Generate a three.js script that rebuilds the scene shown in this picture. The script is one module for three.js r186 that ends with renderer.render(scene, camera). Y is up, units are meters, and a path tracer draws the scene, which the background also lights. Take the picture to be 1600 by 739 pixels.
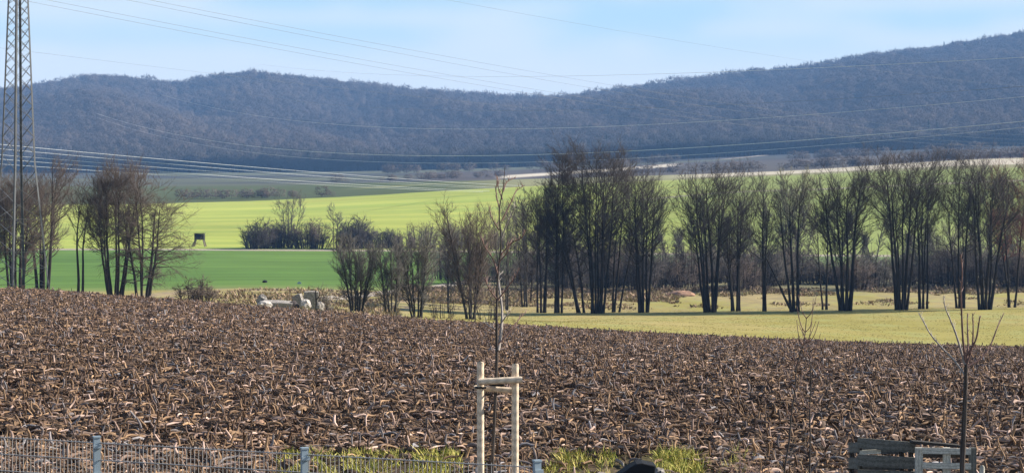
import * as THREE from 'three';

// ---------------------------------------------------------------- camera, sky, sun, exposure
const W0 = 1600, H0 = 739, F = 2986;                 // the photograph's size and focal length in its pixels
const EYE = 4;                                        // camera height; all ground heights are given against it
const EXPOSURE = 2.5;
const scene = new THREE.Scene();
const camera = new THREE.PerspectiveCamera(2 * Math.atan(H0 / 2 / F) * 180 / Math.PI, W0 / H0, 0.3, 20000);
camera.position.set(0, EYE, 0);
camera.lookAt(0, EYE, -100);
const renderer = new THREE.WebGLRenderer({ antialias: true });
renderer.toneMapping = THREE.LinearToneMapping;
renderer.toneMappingExposure = EXPOSURE;
renderer.shadowMap.enabled = true;

// seeded randomness and noise
function rng(seed) { let s = (seed * 2654435761) >>> 0 || 1; return () => { s = (s + 0x6D2B79F5) >>> 0; let t = s; t = Math.imul(t ^ (t >>> 15), t | 1); t ^= t + Math.imul(t ^ (t >>> 7), t | 61); return ((t ^ (t >>> 14)) >>> 0) / 4294967296; }; }
function hash2(i, j) { let h = (Math.imul(i | 0, 374761393) + Math.imul(j | 0, 668265263)) | 0; h = Math.imul(h ^ (h >>> 13), 1274126177); return ((h ^ (h >>> 16)) >>> 0) / 4294967296; }
function noise(x, y) { const i = Math.floor(x), j = Math.floor(y), a = x - i, b = y - j, u = a * a * (3 - 2 * a), v = b * b * (3 - 2 * b); const p = hash2(i, j), q = hash2(i + 1, j), r = hash2(i, j + 1), s = hash2(i + 1, j + 1); return p + (q - p) * u + (r - p) * v + (p - q - r + s) * u * v; }
function fbm(x, y, n = 4) { let s = 0, a = 0.5, t = 0; for (let k = 0; k < n; k++) { s += a * noise(x, y); t += a; a *= 0.5; x = x * 2.03 + 17.3; y = y * 2.03 + 9.1; } return s / t; }
const lerp = (a, b, t) => a + (b - a) * t, clamp = (x, a, b) => Math.min(b, Math.max(a, x)), smooth = (a, b, x) => { const t = clamp((x - a) / (b - a), 0, 1); return t * t * (3 - 2 * t); };
const V = (x, y, z) => new THREE.Vector3(x, y, z);

const SUN_AZ = 76 * Math.PI / 180, SUN_EL = 31 * Math.PI / 180;   // azimuth counted from the view direction towards the right
const sunDir = V(Math.sin(SUN_AZ) * Math.cos(SUN_EL), Math.sin(SUN_EL), -Math.cos(SUN_AZ) * Math.cos(SUN_EL));
{
  const w = 1024, h = 512, data = new Float32Array(w * h * 4);
  const stops = [[-90, [0.14, 0.14, 0.12]], [-1, [0.25, 0.27, 0.28]], [0, [0.35, 0.39, 0.44]], [2.5, [0.44, 0.45, 0.455]], [4.5, [0.435, 0.452, 0.46]], [6.3, [0.262, 0.378, 0.45]], [8, [0.235, 0.355, 0.44]], [18, [0.15, 0.24, 0.36]], [40, [0.07, 0.13, 0.25]], [90, [0.04, 0.08, 0.18]]];
  for (let j = 0; j < h; j++) for (let i = 0; i < w; i++) {
    const el = ((j + 0.5) / h - 0.5) * 180, az = (i + 0.5) / w * 2 * Math.PI - Math.PI;
    let k = 0; while (k < stops.length - 2 && el > stops[k + 1][0]) k++;
    const t = clamp((el - stops[k][0]) / (stops[k + 1][0] - stops[k][0]), 0, 1);
    const c = [0, 1, 2].map((n) => lerp(stops[k][1][n], stops[k + 1][1][n], t));
    const e = el * Math.PI / 180, dx = Math.cos(e) * Math.cos(az), dy = Math.sin(e), dz = Math.cos(e) * Math.sin(az);
    const g = Math.max(0, dx * sunDir.x + dy * sunDir.y + dz * sunDir.z);
    const glow = 1 + 0.22 * Math.pow(g, 5);
    // thin high veils, the same all round the horizon
    const a2 = Math.abs(az) * 14;
    const veil = el > 0 ? smooth(0.38, 0.72, fbm(a2 * 0.9 + 3, el * 1.7 + a2 * 0.12, 5)) * smooth(0.5, 4, el) * (1 - smooth(12, 50, el)) * 0.75 : 0;
    const p = (j * w + i) * 4;
    const cl = [0.41, 0.44, 0.455];
    for (let n = 0; n < 3; n++) data[p + n] = 0.88 * lerp(c[n], cl[n], veil) * glow;
    data[p + 3] = 1;
  }
  const sky = new THREE.DataTexture(data, w, h, THREE.RGBAFormat, THREE.FloatType);
  sky.mapping = THREE.EquirectangularReflectionMapping; sky.magFilter = THREE.LinearFilter; sky.minFilter = THREE.LinearFilter; sky.needsUpdate = true;
  scene.background = sky; scene.environment = sky;
}
const sun = new THREE.DirectionalLight(new THREE.Color(1.0, 0.93, 0.82), 5);
sun.position.copy(sunDir).multiplyScalar(400).add(V(0, 0, -120)); sun.target.position.set(0, 0, -120);
sun.castShadow = true; sun.shadow.mapSize.set(4096, 4096);
Object.assign(sun.shadow.camera, { left: -250, right: 250, top: 250, bottom: -250, near: 1, far: 1200 });
scene.add(sun, sun.target);
scene.fog = new THREE.FogExp2(new THREE.Color(0.27, 0.53, 1.0), 0.00015);

// ---------------------------------------------------------------- naming
const used = {};
function numbered(name) { const n = used[name] = (used[name] ?? -1) + 1; return n ? name + '_' + String(n).padStart(3, '0') : name; }
function tag(o, label, category, group) { o.userData.label = label; o.userData.category = category; if (group) o.userData.group = group; return o; }
function base(name, pos, label, category, group) { const g = new THREE.Group(); g.name = numbered(name); g.position.copy(pos); scene.add(g); return tag(g, label, category, group); }
function part(name, geo, mat, parent) { const m = new THREE.Mesh(geo, mat); m.name = name; m.castShadow = m.receiveShadow = true; parent.add(m); return m; }

// ---------------------------------------------------------------- the lie of the land
function pchip(xs, ys, x) {
  const n = xs.length; if (x <= xs[0]) return ys[0]; if (x >= xs[n - 1]) return ys[n - 1];
  let i = 0; while (x > xs[i + 1]) i++;
  const h = (k) => xs[k + 1] - xs[k], s = (k) => (ys[k + 1] - ys[k]) / h(k);
  const m = (k) => { if (k === 0) return s(0); if (k === n - 1) return s(n - 2); const a = s(k - 1), b = s(k); return a * b <= 0 ? 0 : 2 * a * b / (a + b); };
  const t = (x - xs[i]) / h(i), t2 = t * t, t3 = t2 * t;
  return (2 * t3 - 3 * t2 + 1) * ys[i] + (t3 - 2 * t2 + t) * h(i) * m(i) + (-2 * t3 + 3 * t2) * ys[i + 1] + (t3 - t2) * h(i) * m(i + 1);
}
const BEAR = [-700, 0, 200, 400, 600, 800, 1200, 1600, 2300];   // bearings (in photo columns)
const rows = (d, r) => [d, r.map((y) => -(y - 370) * d / F)];
const SKYLINE = [[-700, 150], [-200, 146], [0, 140], [50, 135], [100, 124], [160, 117], [220, 122], [280, 127], [330, 118], [400, 111], [450, 118], [550, 128], [650, 138], [750, 146], [850, 152], [900, 148], [1000, 134], [1100, 120], [1150, 113], [1250, 104], [1320, 92], [1400, 79], [1460, 74], [1500, 67], [1560, 58], [1600, 52], [1900, 30], [2300, 20]];
const skyline = (px) => pchip(SKYLINE.map((s) => s[0]), SKYLINE.map((s) => s[1]), px);
const FOOT = [[-700, 272], [0, 271], [400, 270], [800, 262], [1000, 249], [1200, 243], [1400, 240], [1600, 229], [2300, 215]];
const foot = (px) => pchip(FOOT.map((s) => s[0]), FOOT.map((s) => s[1]), px);
const STATIONS = [
  [0, BEAR.map(() => -3.6)], [16, BEAR.map(() => -3.58)], [22, BEAR.map(() => -3.5)],
  rows(27, [698, 698, 698, 699, 700, 701, 704, 706, 708]),
  rows(90, [459, 456, 468, 484, 499, 513, 534, 547, 549]),
  rows(105, [478, 473, 478, 488, 498, 505, 525, 537, 539]),
  rows(170, [476, 474, 470, 464, 480, 490, 487, 483, 482]),
  rows(205, [459, 457, 455, 451, 455, 461, 458, 456, 455]),
  rows(330, [391, 391, 391, 392, 393, 395, 400, 402, 402]),
  rows(450, [352, 352, 350, 348, 342, 336, 301, 296, 294]),
  rows(600, [320, 320, 319, 314, 304, 293, 276, 262, 256]),
  rows(800, [292, 292, 292, 291, 286, 281, 269, 247, 240]),
  [1400, BEAR.map((p) => -(foot(p) - 370) * 1400 / F)],
];
const RIDGE = 2600;
const rc = (v, lo, hi) => lo + (hi - lo) * v;
function ground(px, d) {                                  // height above the world's zero at bearing px and distance d
  px = clamp(px, -700, 2300);
  let y;
  if (d <= 1400) {
    y = pchip(STATIONS.map((s) => s[0]), STATIONS.map((s) => pchip(BEAR, s[1], px)), d);
  } else {
    const f = foot(px), r = skyline(px) + 18;
    const spur = fbm(px / 210 + d / 900 + 5, d / 700, 3) - 0.5;
    if (d <= RIDGE) {
      const t = (d - 1400) / (RIDGE - 1400), e = 1 - Math.pow(1 - t, 1.25);
      const row = lerp(f, r, e) - spur * 95 * Math.sin(Math.PI * t);
      y = -(row - 370) * d / F;
    } else y = -(r - 370) * RIDGE / F - Math.pow((d - RIDGE) / 1000, 1.2) * 130;
  }
  return EYE + y;
}
const cache = new Map();
function groundFast(px, d) {                              // bilinear over a fine cached lattice
  const u = px / 8, v = Math.log(Math.max(d, 1)) * 90, i = Math.floor(u), j = Math.floor(v), a = u - i, b = v - j;
  const at = (m, n) => { const k = m * 4096 + n; let z = cache.get(k); if (z === undefined) { z = ground(m * 8, Math.exp(n / 90)); cache.set(k, z); } return z; };
  return lerp(lerp(at(i, j), at(i + 1, j), a), lerp(at(i, j + 1), at(i + 1, j + 1), a), b);
}
const spot = (px, d) => V((px - 800) / F * d, groundFast(px, d), -d);            // a point on the ground
const point = (px, row, d) => V((px - 800) / F * d, EYE + (370 - row) / F * d, -d);
function clodRelief(x, d) {                                // ploughed furrows and lumps
  return 0.075 * Math.sin((d + 0.6 * fbm(x * 0.15, d * 0.1, 2)) * 2 * Math.PI / 1.1) + 0.16 * (fbm(x * 2.1, d * 2.1, 4) - 0.5);
}

// ---------------------------------------------------------------- textures
function grainTexture(size, seed, fn) {
  const d = new Uint8Array(size * size * 4);
  for (let j = 0; j < size; j++) for (let i = 0; i < size; i++) {
    const c = fn(i / size, j / size); const p = (j * size + i) * 4;
    for (let n = 0; n < 3; n++) d[p + n] = clamp(Math.round(255 * (Array.isArray(c) ? c[n] : c)), 0, 255);
    d[p + 3] = 255;
  }
  const t = new THREE.DataTexture(d, size, size, THREE.RGBAFormat); t.wrapS = t.wrapT = THREE.RepeatWrapping; t.magFilter = THREE.LinearFilter; t.minFilter = THREE.LinearMipmapLinearFilter; t.generateMipmaps = true; t.colorSpace = THREE.SRGBColorSpace; t.needsUpdate = true; return t;
}
function tileNoise(u, v, n, seed) { const x = u * n, y = v * n, i = Math.floor(x), j = Math.floor(y), a = x - i, b = y - j, s = a * a * (3 - 2 * a), t = b * b * (3 - 2 * b), m = (k) => ((k % n) + n) % n; const q = (k, l) => hash2(m(k) + seed * 131, m(l) + seed * 57); return lerp(lerp(q(i, j), q(i + 1, j), s), lerp(q(i, j + 1), q(i + 1, j + 1), s), t); }
const tileFbm = (u, v, n, o, seed) => { let s = 0, a = 0.5, t = 0; for (let k = 0; k < o; k++) { s += a * tileNoise(u, v, n, seed + k); t += a; a *= 0.55; n *= 2; } return s / t; };
const soilTex = grainTexture(512, 2, (u, v) => { const n = tileFbm(u, v, 16, 5, 21), m = tileNoise(u, v, 240, 29), k = 0.82 + 0.6 * (n - 0.5) + 0.3 * (m - 0.5); return [k, k * 0.97, k * 0.95]; });
const barkTex = grainTexture(256, 3, (u, v) => { const n = tileFbm(u, (v * 0.25) % 1, 16, 4, 41), k = 0.7 + 0.7 * (n - 0.5); return [k, k, k]; });
const woodTex = grainTexture(512, 4, (u, v) => { const n = tileNoise(u, v, 4, 61) * 0.5 + tileFbm((u * 1) % 1, v, 64, 3, 63), g = 0.86 + 0.28 * Math.sin(v * Math.PI * 2 * 18 + n * 7) * 0.35 + 0.1 * (tileNoise(u, v, 128, 70) - 0.5); return [g, g * 0.98, g * 0.95]; });

// ---------------------------------------------------------------- materials
const std = (rgb, o = {}) => { const m = new THREE.MeshPhysicalMaterial({ roughness: 0.95, metalness: 0, specularIntensity: 0.15, ...o }); m.color.setRGB(...rgb); return m; };
const M = {
  soil: std([1, 1, 1], { vertexColors: true, map: soilTex }),
  grass: std([1, 1, 1], { vertexColors: true }),
  crop: std([1, 1, 1], { vertexColors: true }),
  far: std([1, 1, 1], { vertexColors: true }),
  clod: std([1, 1, 1], { roughness: 1 }),
  straw: std([1, 1, 1], { roughness: 0.7, side: THREE.DoubleSide }),
  gravel: std([0.44, 0.40, 0.34], { map: soilTex }),
  bark: std([0.056, 0.047, 0.042], { map: barkTex }),
  barkBrown: std([0.052, 0.043, 0.038], { map: barkTex }),
  barkGrey: std([0.085, 0.078, 0.070], { map: barkTex }),
  twig: std([0.054, 0.046, 0.043]),
  twigBrown: std([0.088, 0.068, 0.056]),
  twigRed: std([0.13, 0.058, 0.045]),
  twigGrey: std([0.095, 0.086, 0.074]),
  twigOlive: std([0.14, 0.125, 0.07]),
  youngBark: std([0.135, 0.11, 0.095], { map: barkTex, roughness: 0.6 }),
  youngTwig: std([0.16, 0.10, 0.085], { roughness: 0.55 }),
  paleBark: std([0.62, 0.54, 0.48], { map: barkTex, roughness: 0.6 }),
  steel: std([0.10, 0.103, 0.105], { metalness: 0.15, roughness: 0.65 }),
  wire: std([0.55, 0.56, 0.58], { metalness: 0.5, roughness: 0.42 }),
  wireDark: std([0.15, 0.155, 0.16], { metalness: 0.2, roughness: 0.6 }),
  fence: std([0.27, 0.33, 0.37], { metalness: 0.2, roughness: 0.5 }),
  rod: std([0.36, 0.34, 0.32], { metalness: 0.2, roughness: 0.55 }),
  stake: std([0.84, 0.70, 0.55], { map: woodTex, roughness: 0.8 }),
  oldWood: std([0.18, 0.185, 0.175], { map: woodTex, roughness: 0.85 }),
  paleWood: std([0.62, 0.62, 0.57], { map: woodTex, roughness: 0.85 }),
  darkWood: std([0.065, 0.06, 0.057], { map: woodTex }),
  strap: std([0.03, 0.03, 0.03]),
  black: std([0.016, 0.016, 0.018], { roughness: 0.75 }),
  concrete: std([0.52, 0.50, 0.47], { map: soilTex, bumpMap: soilTex, bumpScale: 0.05 }),
  whiteStone: std([0.85, 0.83, 0.80], { map: soilTex, bumpMap: soilTex, bumpScale: 0.05 }),
  darkStone: std([0.10, 0.09, 0.09], { map: soilTex }),
  hide: std([0.045, 0.05, 0.045], { map: woodTex }),
  hidePost: std([0.22, 0.19, 0.15], { map: woodTex }),
  forest: std([1, 1, 1]),
  blade: std([1, 1, 1], { roughness: 0.7, side: THREE.DoubleSide }),
  tinSign: std([0.30, 0.36, 0.42], { roughness: 0.5 }),
};

// ---------------------------------------------------------------- geometry collector
class Geo {
  constructor() { this.p = []; this.n = []; this.uv = []; this.i = []; }
  tube(pts, rad, sides, cap = true) {
    let t = V(), u = V(1, 0, 0), w = V(), len = 0; const start = this.p.length / 3, np = pts.length;
    for (let k = 0; k < np; k++) {
      t.copy(pts[Math.min(k + 1, np - 1)]).sub(pts[Math.max(k - 1, 0)]).normalize();
      if (k === 0) { u.set(1, 0, 0); if (Math.abs(t.x) > 0.8) u.set(0, 0, 1); } else len += pts[k].distanceTo(pts[k - 1]);
      u.addScaledVector(t, -u.dot(t)).normalize(); w.crossVectors(t, u);
      for (let s = 0; s < sides; s++) {
        const a = s / sides * Math.PI * 2, c = Math.cos(a), q = Math.sin(a), nx = u.x * c + w.x * q, ny = u.y * c + w.y * q, nz = u.z * c + w.z * q, r = rad[k];
        this.p.push(pts[k].x + nx * r, pts[k].y + ny * r, pts[k].z + nz * r); this.n.push(nx, ny, nz); this.uv.push(s / sides, len * 0.5);
      }
      if (k) for (let s = 0; s < sides; s++) { const a = start + (k - 1) * sides + s, b = start + (k - 1) * sides + (s + 1) % sides; this.i.push(a, b, a + sides, b, b + sides, a + sides); }
    }
    if (cap) for (const [o, rev] of [[start, 1], [start + (np - 1) * sides, 0]]) for (let s = 1; s < sides - 1; s++) rev ? this.i.push(o, o + s + 1, o + s) : this.i.push(o, o + s, o + s + 1);
    return this;
  }
  spike(a, b, r) {                                        // a thin three-sided twig that ends in a point
    const t = V().subVectors(b, a).normalize(), u = Math.abs(t.y) > 0.9 ? V(1, 0, 0) : V(0, 1, 0); u.addScaledVector(t, -u.dot(t)).normalize(); const w = V().crossVectors(t, u), s = this.p.length / 3;
    for (let k = 0; k < 3; k++) { const g = k * 2.0944, nx = u.x * Math.cos(g) + w.x * Math.sin(g), ny = u.y * Math.cos(g) + w.y * Math.sin(g), nz = u.z * Math.cos(g) + w.z * Math.sin(g); this.p.push(a.x + nx * r, a.y + ny * r, a.z + nz * r); this.n.push(nx, ny, nz); this.uv.push(k / 3, 0); }
    this.p.push(b.x, b.y, b.z); this.n.push(t.x, t.y, t.z); this.uv.push(0.5, 0.3);
    this.i.push(s, s + 1, s + 3, s + 1, s + 2, s + 3, s + 2, s, s + 3); return this;
  }
  tri(a, b, c) { const n = V().crossVectors(V().subVectors(b, a), V().subVectors(c, a)).normalize(), s = this.p.length / 3; for (const q of [a, b, c]) { this.p.push(q.x, q.y, q.z); this.n.push(n.x, n.y, n.z); this.uv.push(q.x, q.y); } this.i.push(s, s + 1, s + 2); return this; }
  beam(a, b, w, h = w, twist = 0) {                          // a squared bar between two points
    const t = V().subVectors(b, a).normalize(); let u = Math.abs(t.y) > 0.95 ? V(1, 0, 0) : V(0, 1, 0); u.addScaledVector(t, -u.dot(t)).normalize(); let v = V().crossVectors(t, u);
    if (twist) { const u2 = u.clone().multiplyScalar(Math.cos(twist)).addScaledVector(v, Math.sin(twist)); v = V().crossVectors(t, u2); u = u2; }
    const L = a.distanceTo(b), q = (e, x, y) => V().copy(e).addScaledVector(u, x * h / 2).addScaledVector(v, y * w / 2);
    const c = [q(a, -1, -1), q(a, 1, -1), q(a, 1, 1), q(a, -1, 1), q(b, -1, -1), q(b, 1, -1), q(b, 1, 1), q(b, -1, 1)];
    for (const f of [[0, 1, 2, 3], [7, 6, 5, 4], [0, 4, 5, 1], [1, 5, 6, 2], [2, 6, 7, 3], [3, 7, 4, 0]]) {
      const n = V().crossVectors(V().subVectors(c[f[1]], c[f[0]]), V().subVectors(c[f[3]], c[f[0]])).normalize().negate(), s = this.p.length / 3, end = f[0] === 0 && f[1] === 1 || f[0] === 7;
      f.forEach((k, m) => { this.p.push(c[k].x, c[k].y, c[k].z); this.n.push(n.x, n.y, n.z); this.uv.push(end ? (m & 1) * 0.1 : (m === 1 || m === 2 ? L : 0), (m >> 1) * 0.12); });
      this.i.push(s, s + 2, s + 1, s, s + 3, s + 2);
    }
    return this;
  }
  get tris() { return this.i.length / 3; }
  build() { const g = new THREE.BufferGeometry(); g.setAttribute('position', new THREE.Float32BufferAttribute(this.p, 3)); g.setAttribute('normal', new THREE.Float32BufferAttribute(this.n, 3)); g.setAttribute('uv', new THREE.Float32BufferAttribute(this.uv, 2)); g.setIndex(this.i); return g; }
}

// ---------------------------------------------------------------- ground sheets, one beyond the other
const COLS = []; { const side = [-1600, -1200, -900, -700, -550, -420, -320, -240, -180, -130]; COLS.push(...side); for (let p = -90; p <= 1690; p += 10) COLS.push(p); COLS.push(...side.map((p) => 1600 - p).reverse()); }
const fineCols = []; for (let p = -90; p <= 1690; p += 4) fineCols.push(p); const FCOLS = [...COLS.filter((p) => p < -90), ...fineCols, ...COLS.filter((p) => p > 1690)];
const sheetX = (px, d) => { const over = Math.max(0, -90 - px, px - 1690); return (px - 800) / F * d + Math.sign(px - 800) * over / 1510 * 160; };
function sheet(name, dA, dB, nd, colour, mat, { cols = COLS, relief = null, uvScale = 4, pow = 1 } = {}) {
  const p = [], c = [], uv = [], idx = [], n = cols.length;
  for (let j = 0; j <= nd; j++) for (let k = 0; k < n; k++) {
    const px = cols[k], a = typeof dA === 'function' ? dA(px) : dA, b = typeof dB === 'function' ? dB(px) : dB, t = Math.pow(j / nd, pow), d = lerp(a, b, t), x = sheetX(px, d);
    const bearing = 800 + x / Math.max(d, 8) * F;
    let y = ground(bearing, d); if (relief && j > 0 && j < nd) y += relief(x, d);
    p.push(x, y, -d); uv.push(x / uvScale, d / uvScale); c.push(...colour(x, d, bearing));
  }
  for (let j = 0; j < nd; j++) for (let k = 0; k < n - 1; k++) { const a = j * n + k; idx.push(a, a + 1, a + n, a + 1, a + n + 1, a + n); }
  const g = new THREE.BufferGeometry(); g.setAttribute('position', new THREE.Float32BufferAttribute(p, 3)); g.setAttribute('uv', new THREE.Float32BufferAttribute(uv, 2)); g.setAttribute('color', new THREE.Float32BufferAttribute(c, 3)); g.setIndex(idx); g.computeVertexNormals();
  const m = new THREE.Mesh(g, mat); m.name = name; m.userData.kind = 'structure'; m.receiveShadow = m.castShadow = true; scene.add(m); return m;
}
const mix = (a, b, t) => a.map((v, i) => lerp(v, b[i], t)), mul = (a, k) => a.map((v) => v * k);

const FIELD_A = 27, FIELD_B = 90;
sheet('garden_ground', 1.5, FIELD_A, 40, (x, d) => mul(mix([0.10, 0.072, 0.052], [0.13, 0.115, 0.055], smooth(0.45, 0.7, fbm(x * 0.7, d * 0.7, 4))), 0.75 + 0.5 * fbm(x * 3, d * 3, 3)), M.soil, { uvScale: 1.7, relief: (x, d) => 0.10 * (fbm(x * 1.6, d * 1.6, 4) - 0.5) });
const soilAt = (x, d) => { const n = fbm(x * 0.09 + 4, d * 0.07, 4), m = fbm(x * 0.8, d * 0.8, 3), px = 800 + x / d * F; const c = mix(mix([0.094, 0.065, 0.047], [0.152, 0.092, 0.058], clamp((n - 0.35) * 2.2 + (px < 500 ? 0.25 : 0), 0, 1)), [0.088, 0.070, 0.062], smooth(700, 1500, px) * 0.5); return mul(c, (0.60 + 0.55 * m + 0.25 * n) * (1 + 0.3 * (1 - smooth(26, 36, d)))); };
sheet('ploughed_field', FIELD_A, FIELD_B, 330, (x, d) => mul(soilAt(x, d), 0.38), M.soil, { cols: FCOLS, uvScale: 2.3, relief: clodRelief, pow: 1.25 });
const meadowAt = (x, d, px) => {
  const n = fbm(x * 0.12, d * 0.05, 4), m = fbm(x * 0.5, d * 0.22, 4), q = fbm(x * 1.6 + 9, d * 0.7, 3);
  const rough = smooth(164, 176, d) * (1 - smooth(600, 760, px) * 0.45) + (px < 640 ? smooth(100, 112, d) * 0.6 : 0);
  let c = mix([0.246, 0.212, 0.058], [0.305, 0.244, 0.092], clamp((n - 0.3) * 2.2, 0, 1)); c = mix(c, [0.20, 0.20, 0.07], smooth(0.45, 0.75, m) * 0.7);
  c = mix(c, mix([0.31, 0.235, 0.125], [0.20, 0.15, 0.10], smooth(0.4, 0.65, q)), clamp(rough, 0, 1) * smooth(0.32, 0.6, n * 0.6 + q * 0.4));
  return mul(c, 0.78 + 0.45 * m);
};
sheet('meadow', FIELD_B, 205, 260, meadowAt, M.grass, { cols: FCOLS });
sheet('winter_crop_field', 205, 329, 110, (x, d, px) => { const n = fbm(x * 0.03 + 2, d * 0.05, 4), m = fbm(x * 0.06, d * 0.35, 3); let c = mix([0.062, 0.124, 0.022], [0.096, 0.160, 0.030], n); c = mix(c, [0.17, 0.18, 0.06], (1 - smooth(205, 222, d)) * 0.7); c = mix(c, mix([0.20, 0.165, 0.09], [0.10, 0.10, 0.045], n), smooth(540, 600, px) * (1 - smooth(-3, 3, d - pchip([470, 530, 600, 690, 760, 830, 930], [168, 182, 200, 220, 242, 264, 268], px)))); return mul(mix(c, [0.14, 0.13, 0.075], smooth(880, 1080, px) * 0.35), 0.66 + 0.56 * m + 0.16 * fbm(x * 0.5, d * 0.9, 2)); }, M.crop, { uvScale: 9 });
sheet('farm_track', 329, 335, 2, (x, d) => mul([0.43, 0.39, 0.32], 0.8 + 0.4 * fbm(x * 0.2, d, 3)), M.soil, { uvScale: 3 });
const EDGE = (px) => 598 + 10 * (fbm(px / 60, 3, 3) - 0.5) + 0.0 * px;
sheet('bright_crop_field', 335, EDGE, 140, (x, d, px) => { const n = fbm(x * 0.012 + 2, d * 0.03, 4), m = fbm(x * 0.018 + 7, d * 0.12, 4); const b = fbm(x * 0.25, d * 0.5, 2); const c = mix([0.225, 0.270, 0.052], [0.325, 0.335, 0.068], clamp((m - 0.3) * 2.3, 0, 1)); return mul(mix(c, [0.17, 0.20, 0.06], smooth(900, 1200, px) * 0.75), 0.70 + 0.44 * n + 0.18 * b); }, M.crop, { uvScale: 14 });
sheet('olive_field', EDGE, 805, 40, (x, d, px) => { const n = fbm(x * 0.02, d * 0.05, 4); const right = smooth(680, 840, px); const pale = smooth(1030, 1120, px) * smooth(640, 655, d + 10 * n); let c = mix([0.062, 0.075, 0.026], [0.20, 0.19, 0.09], right); c = mix(c, [0.40, 0.345, 0.26], pale); c = mix(c, [0.33, 0.31, 0.12], (1 - smooth(0, 12, Math.abs(d - lerp(612, 770, clamp((px - 300) / 500, 0, 1))))) * 0.6 * smooth(520, 600, px)); return mul(c, 0.8 + 0.4 * n); }, M.crop, { uvScale: 25 });
sheet('far_fields', 805, 1400, 60, (x, d, px) => { const n = fbm(x * 0.01, d * 0.02, 4); const e = lerp(860, 1120, clamp((px - 780) / 280, 0, 1)), pale = smooth(770, 800, px) * (1 - smooth(1040, 1070, px)) * (1 - smooth(0, 1, Math.abs(d - e - 30) / 85)); let c = mix([0.046, 0.046, 0.044], [0.085, 0.088, 0.055], smooth(0.4, 0.6, fbm(px / 400, d / 90, 3))); c = mix(c, [0.07, 0.055, 0.05], smooth(620, 700, px) * (1 - smooth(1150, 1250, d)) * 0.8); c = mix(c, [0.46, 0.40, 0.31], clamp(pale * 1.6, 0, 1)); return mul(c, 0.85 + 0.3 * n); }, M.far);
const hillAt = (x, d) => mul([0.045, 0.038, 0.033], 0.8 + 0.4 * fbm(x * 0.01, d * 0.01, 4));
sheet('hills', 1400, 4200, 90, hillAt, M.far);

// a pale track winding from the rubble to behind the alders
function ribbon(name, pts, width, mat, lift) {
  const curve = new THREE.CatmullRomCurve3(pts.map(([px, d]) => V(px, 0, d))); const g = new Geo(), N = 70; let prev = null;
  for (let k = 0; k <= N; k++) { const q = curve.getPoint(k / N), q2 = curve.getPoint(Math.min(1, k / N + 0.01)), q1 = curve.getPoint(Math.max(0, k / N - 0.01)); const c = spot(q.x, q.z), t = spot(q2.x, q2.z).sub(spot(q1.x, q1.z)); t.y = 0; t.normalize(); const s = V(-t.z, 0, t.x), row = [-1, 1].map((e) => { const v = V().copy(c).addScaledVector(s, e * width / 2 * (0.85 + 0.3 * noise(k * 0.7, e))); const d = -v.z; v.y = ground(800 + v.x / d * F, d) + lift; return v; });
    if (prev) { g.tri(prev[0], row[0], prev[1]); g.tri(prev[1], row[0], row[1]); } prev = row; }
  const m = new THREE.Mesh(g.build(), mat); m.name = name; m.userData.kind = 'structure'; m.receiveShadow = true; scene.add(m); return m;
}
M.gravel.side = THREE.DoubleSide;
ribbon('winding_path', [[470, 168], [530, 182], [600, 200], [690, 220], [760, 242], [830, 264], [930, 268], [1060, 262], [1200, 262], [1400, 262], [1700, 262]], 2.6, M.gravel, 0.06);
ribbon('far_lane', [[1000, 462], [1060, 458], [1160, 456], [1280, 458], [1420, 470], [1620, 490]], 4, M.gravel, 0.08);
ribbon('hill_lane', [[1125, 1270], [1150, 1300], [1175, 1340], [1192, 1385], [1185, 1398]], 9, M.gravel, 0.2);

// ---------------------------------------------------------------- ploughed clods, straw and stubble
function instanced(name, geo, mat, list, label, category, shadow = true) {
  const m = new THREE.InstancedMesh(geo, mat, list.length); m.name = name; const o = new THREE.Object3D(), col = new THREE.Color();
  list.forEach((e, i) => { o.position.copy(e.p); o.rotation.set(...e.r, 'YXZ'); o.scale.set(...e.s); o.updateMatrix(); m.setMatrixAt(i, o.matrix); col.setRGB(...e.c); m.setColorAt(i, col); });
  m.castShadow = m.receiveShadow = shadow; m.userData = { kind: 'stuff', label, category }; scene.add(m); return m;
}
function lump(seed, detail = 1, rough = 0.35) {
  const g = new THREE.IcosahedronGeometry(1, detail), a = g.attributes.position, key = new Map(), r = rng(seed);
  for (let i = 0; i < a.count; i++) { const v = V().fromBufferAttribute(a, i), k = [v.x, v.y, v.z].map((q) => q.toFixed(3)).join(); if (!key.has(k)) key.set(k, 1 - rough / 2 + rough * r()); v.multiplyScalar(key.get(k)); a.setXYZ(i, v.x, v.y, v.z); }
  g.computeVertexNormals(); return g;
}
function clodLump(seed) {
  const g = new THREE.IcosahedronGeometry(1, 2), a = g.attributes.position, o = seed * 7.3;
  for (let i = 0; i < a.count; i++) { const v = V().fromBufferAttribute(a, i), n = fbm(v.x * 1.3 + o, v.y * 1.3 + v.z * 1.1 + o, 2) - 0.5, m = noise(v.x * 3.7 + v.z * 2.9 + o, v.y * 4.1 - v.z * 2.3) - 0.5; v.multiplyScalar(0.95 + 0.9 * n + 0.5 * m); a.setXYZ(i, v.x, v.y, v.z); }
  g.computeVertexNormals(); return g;
}
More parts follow.
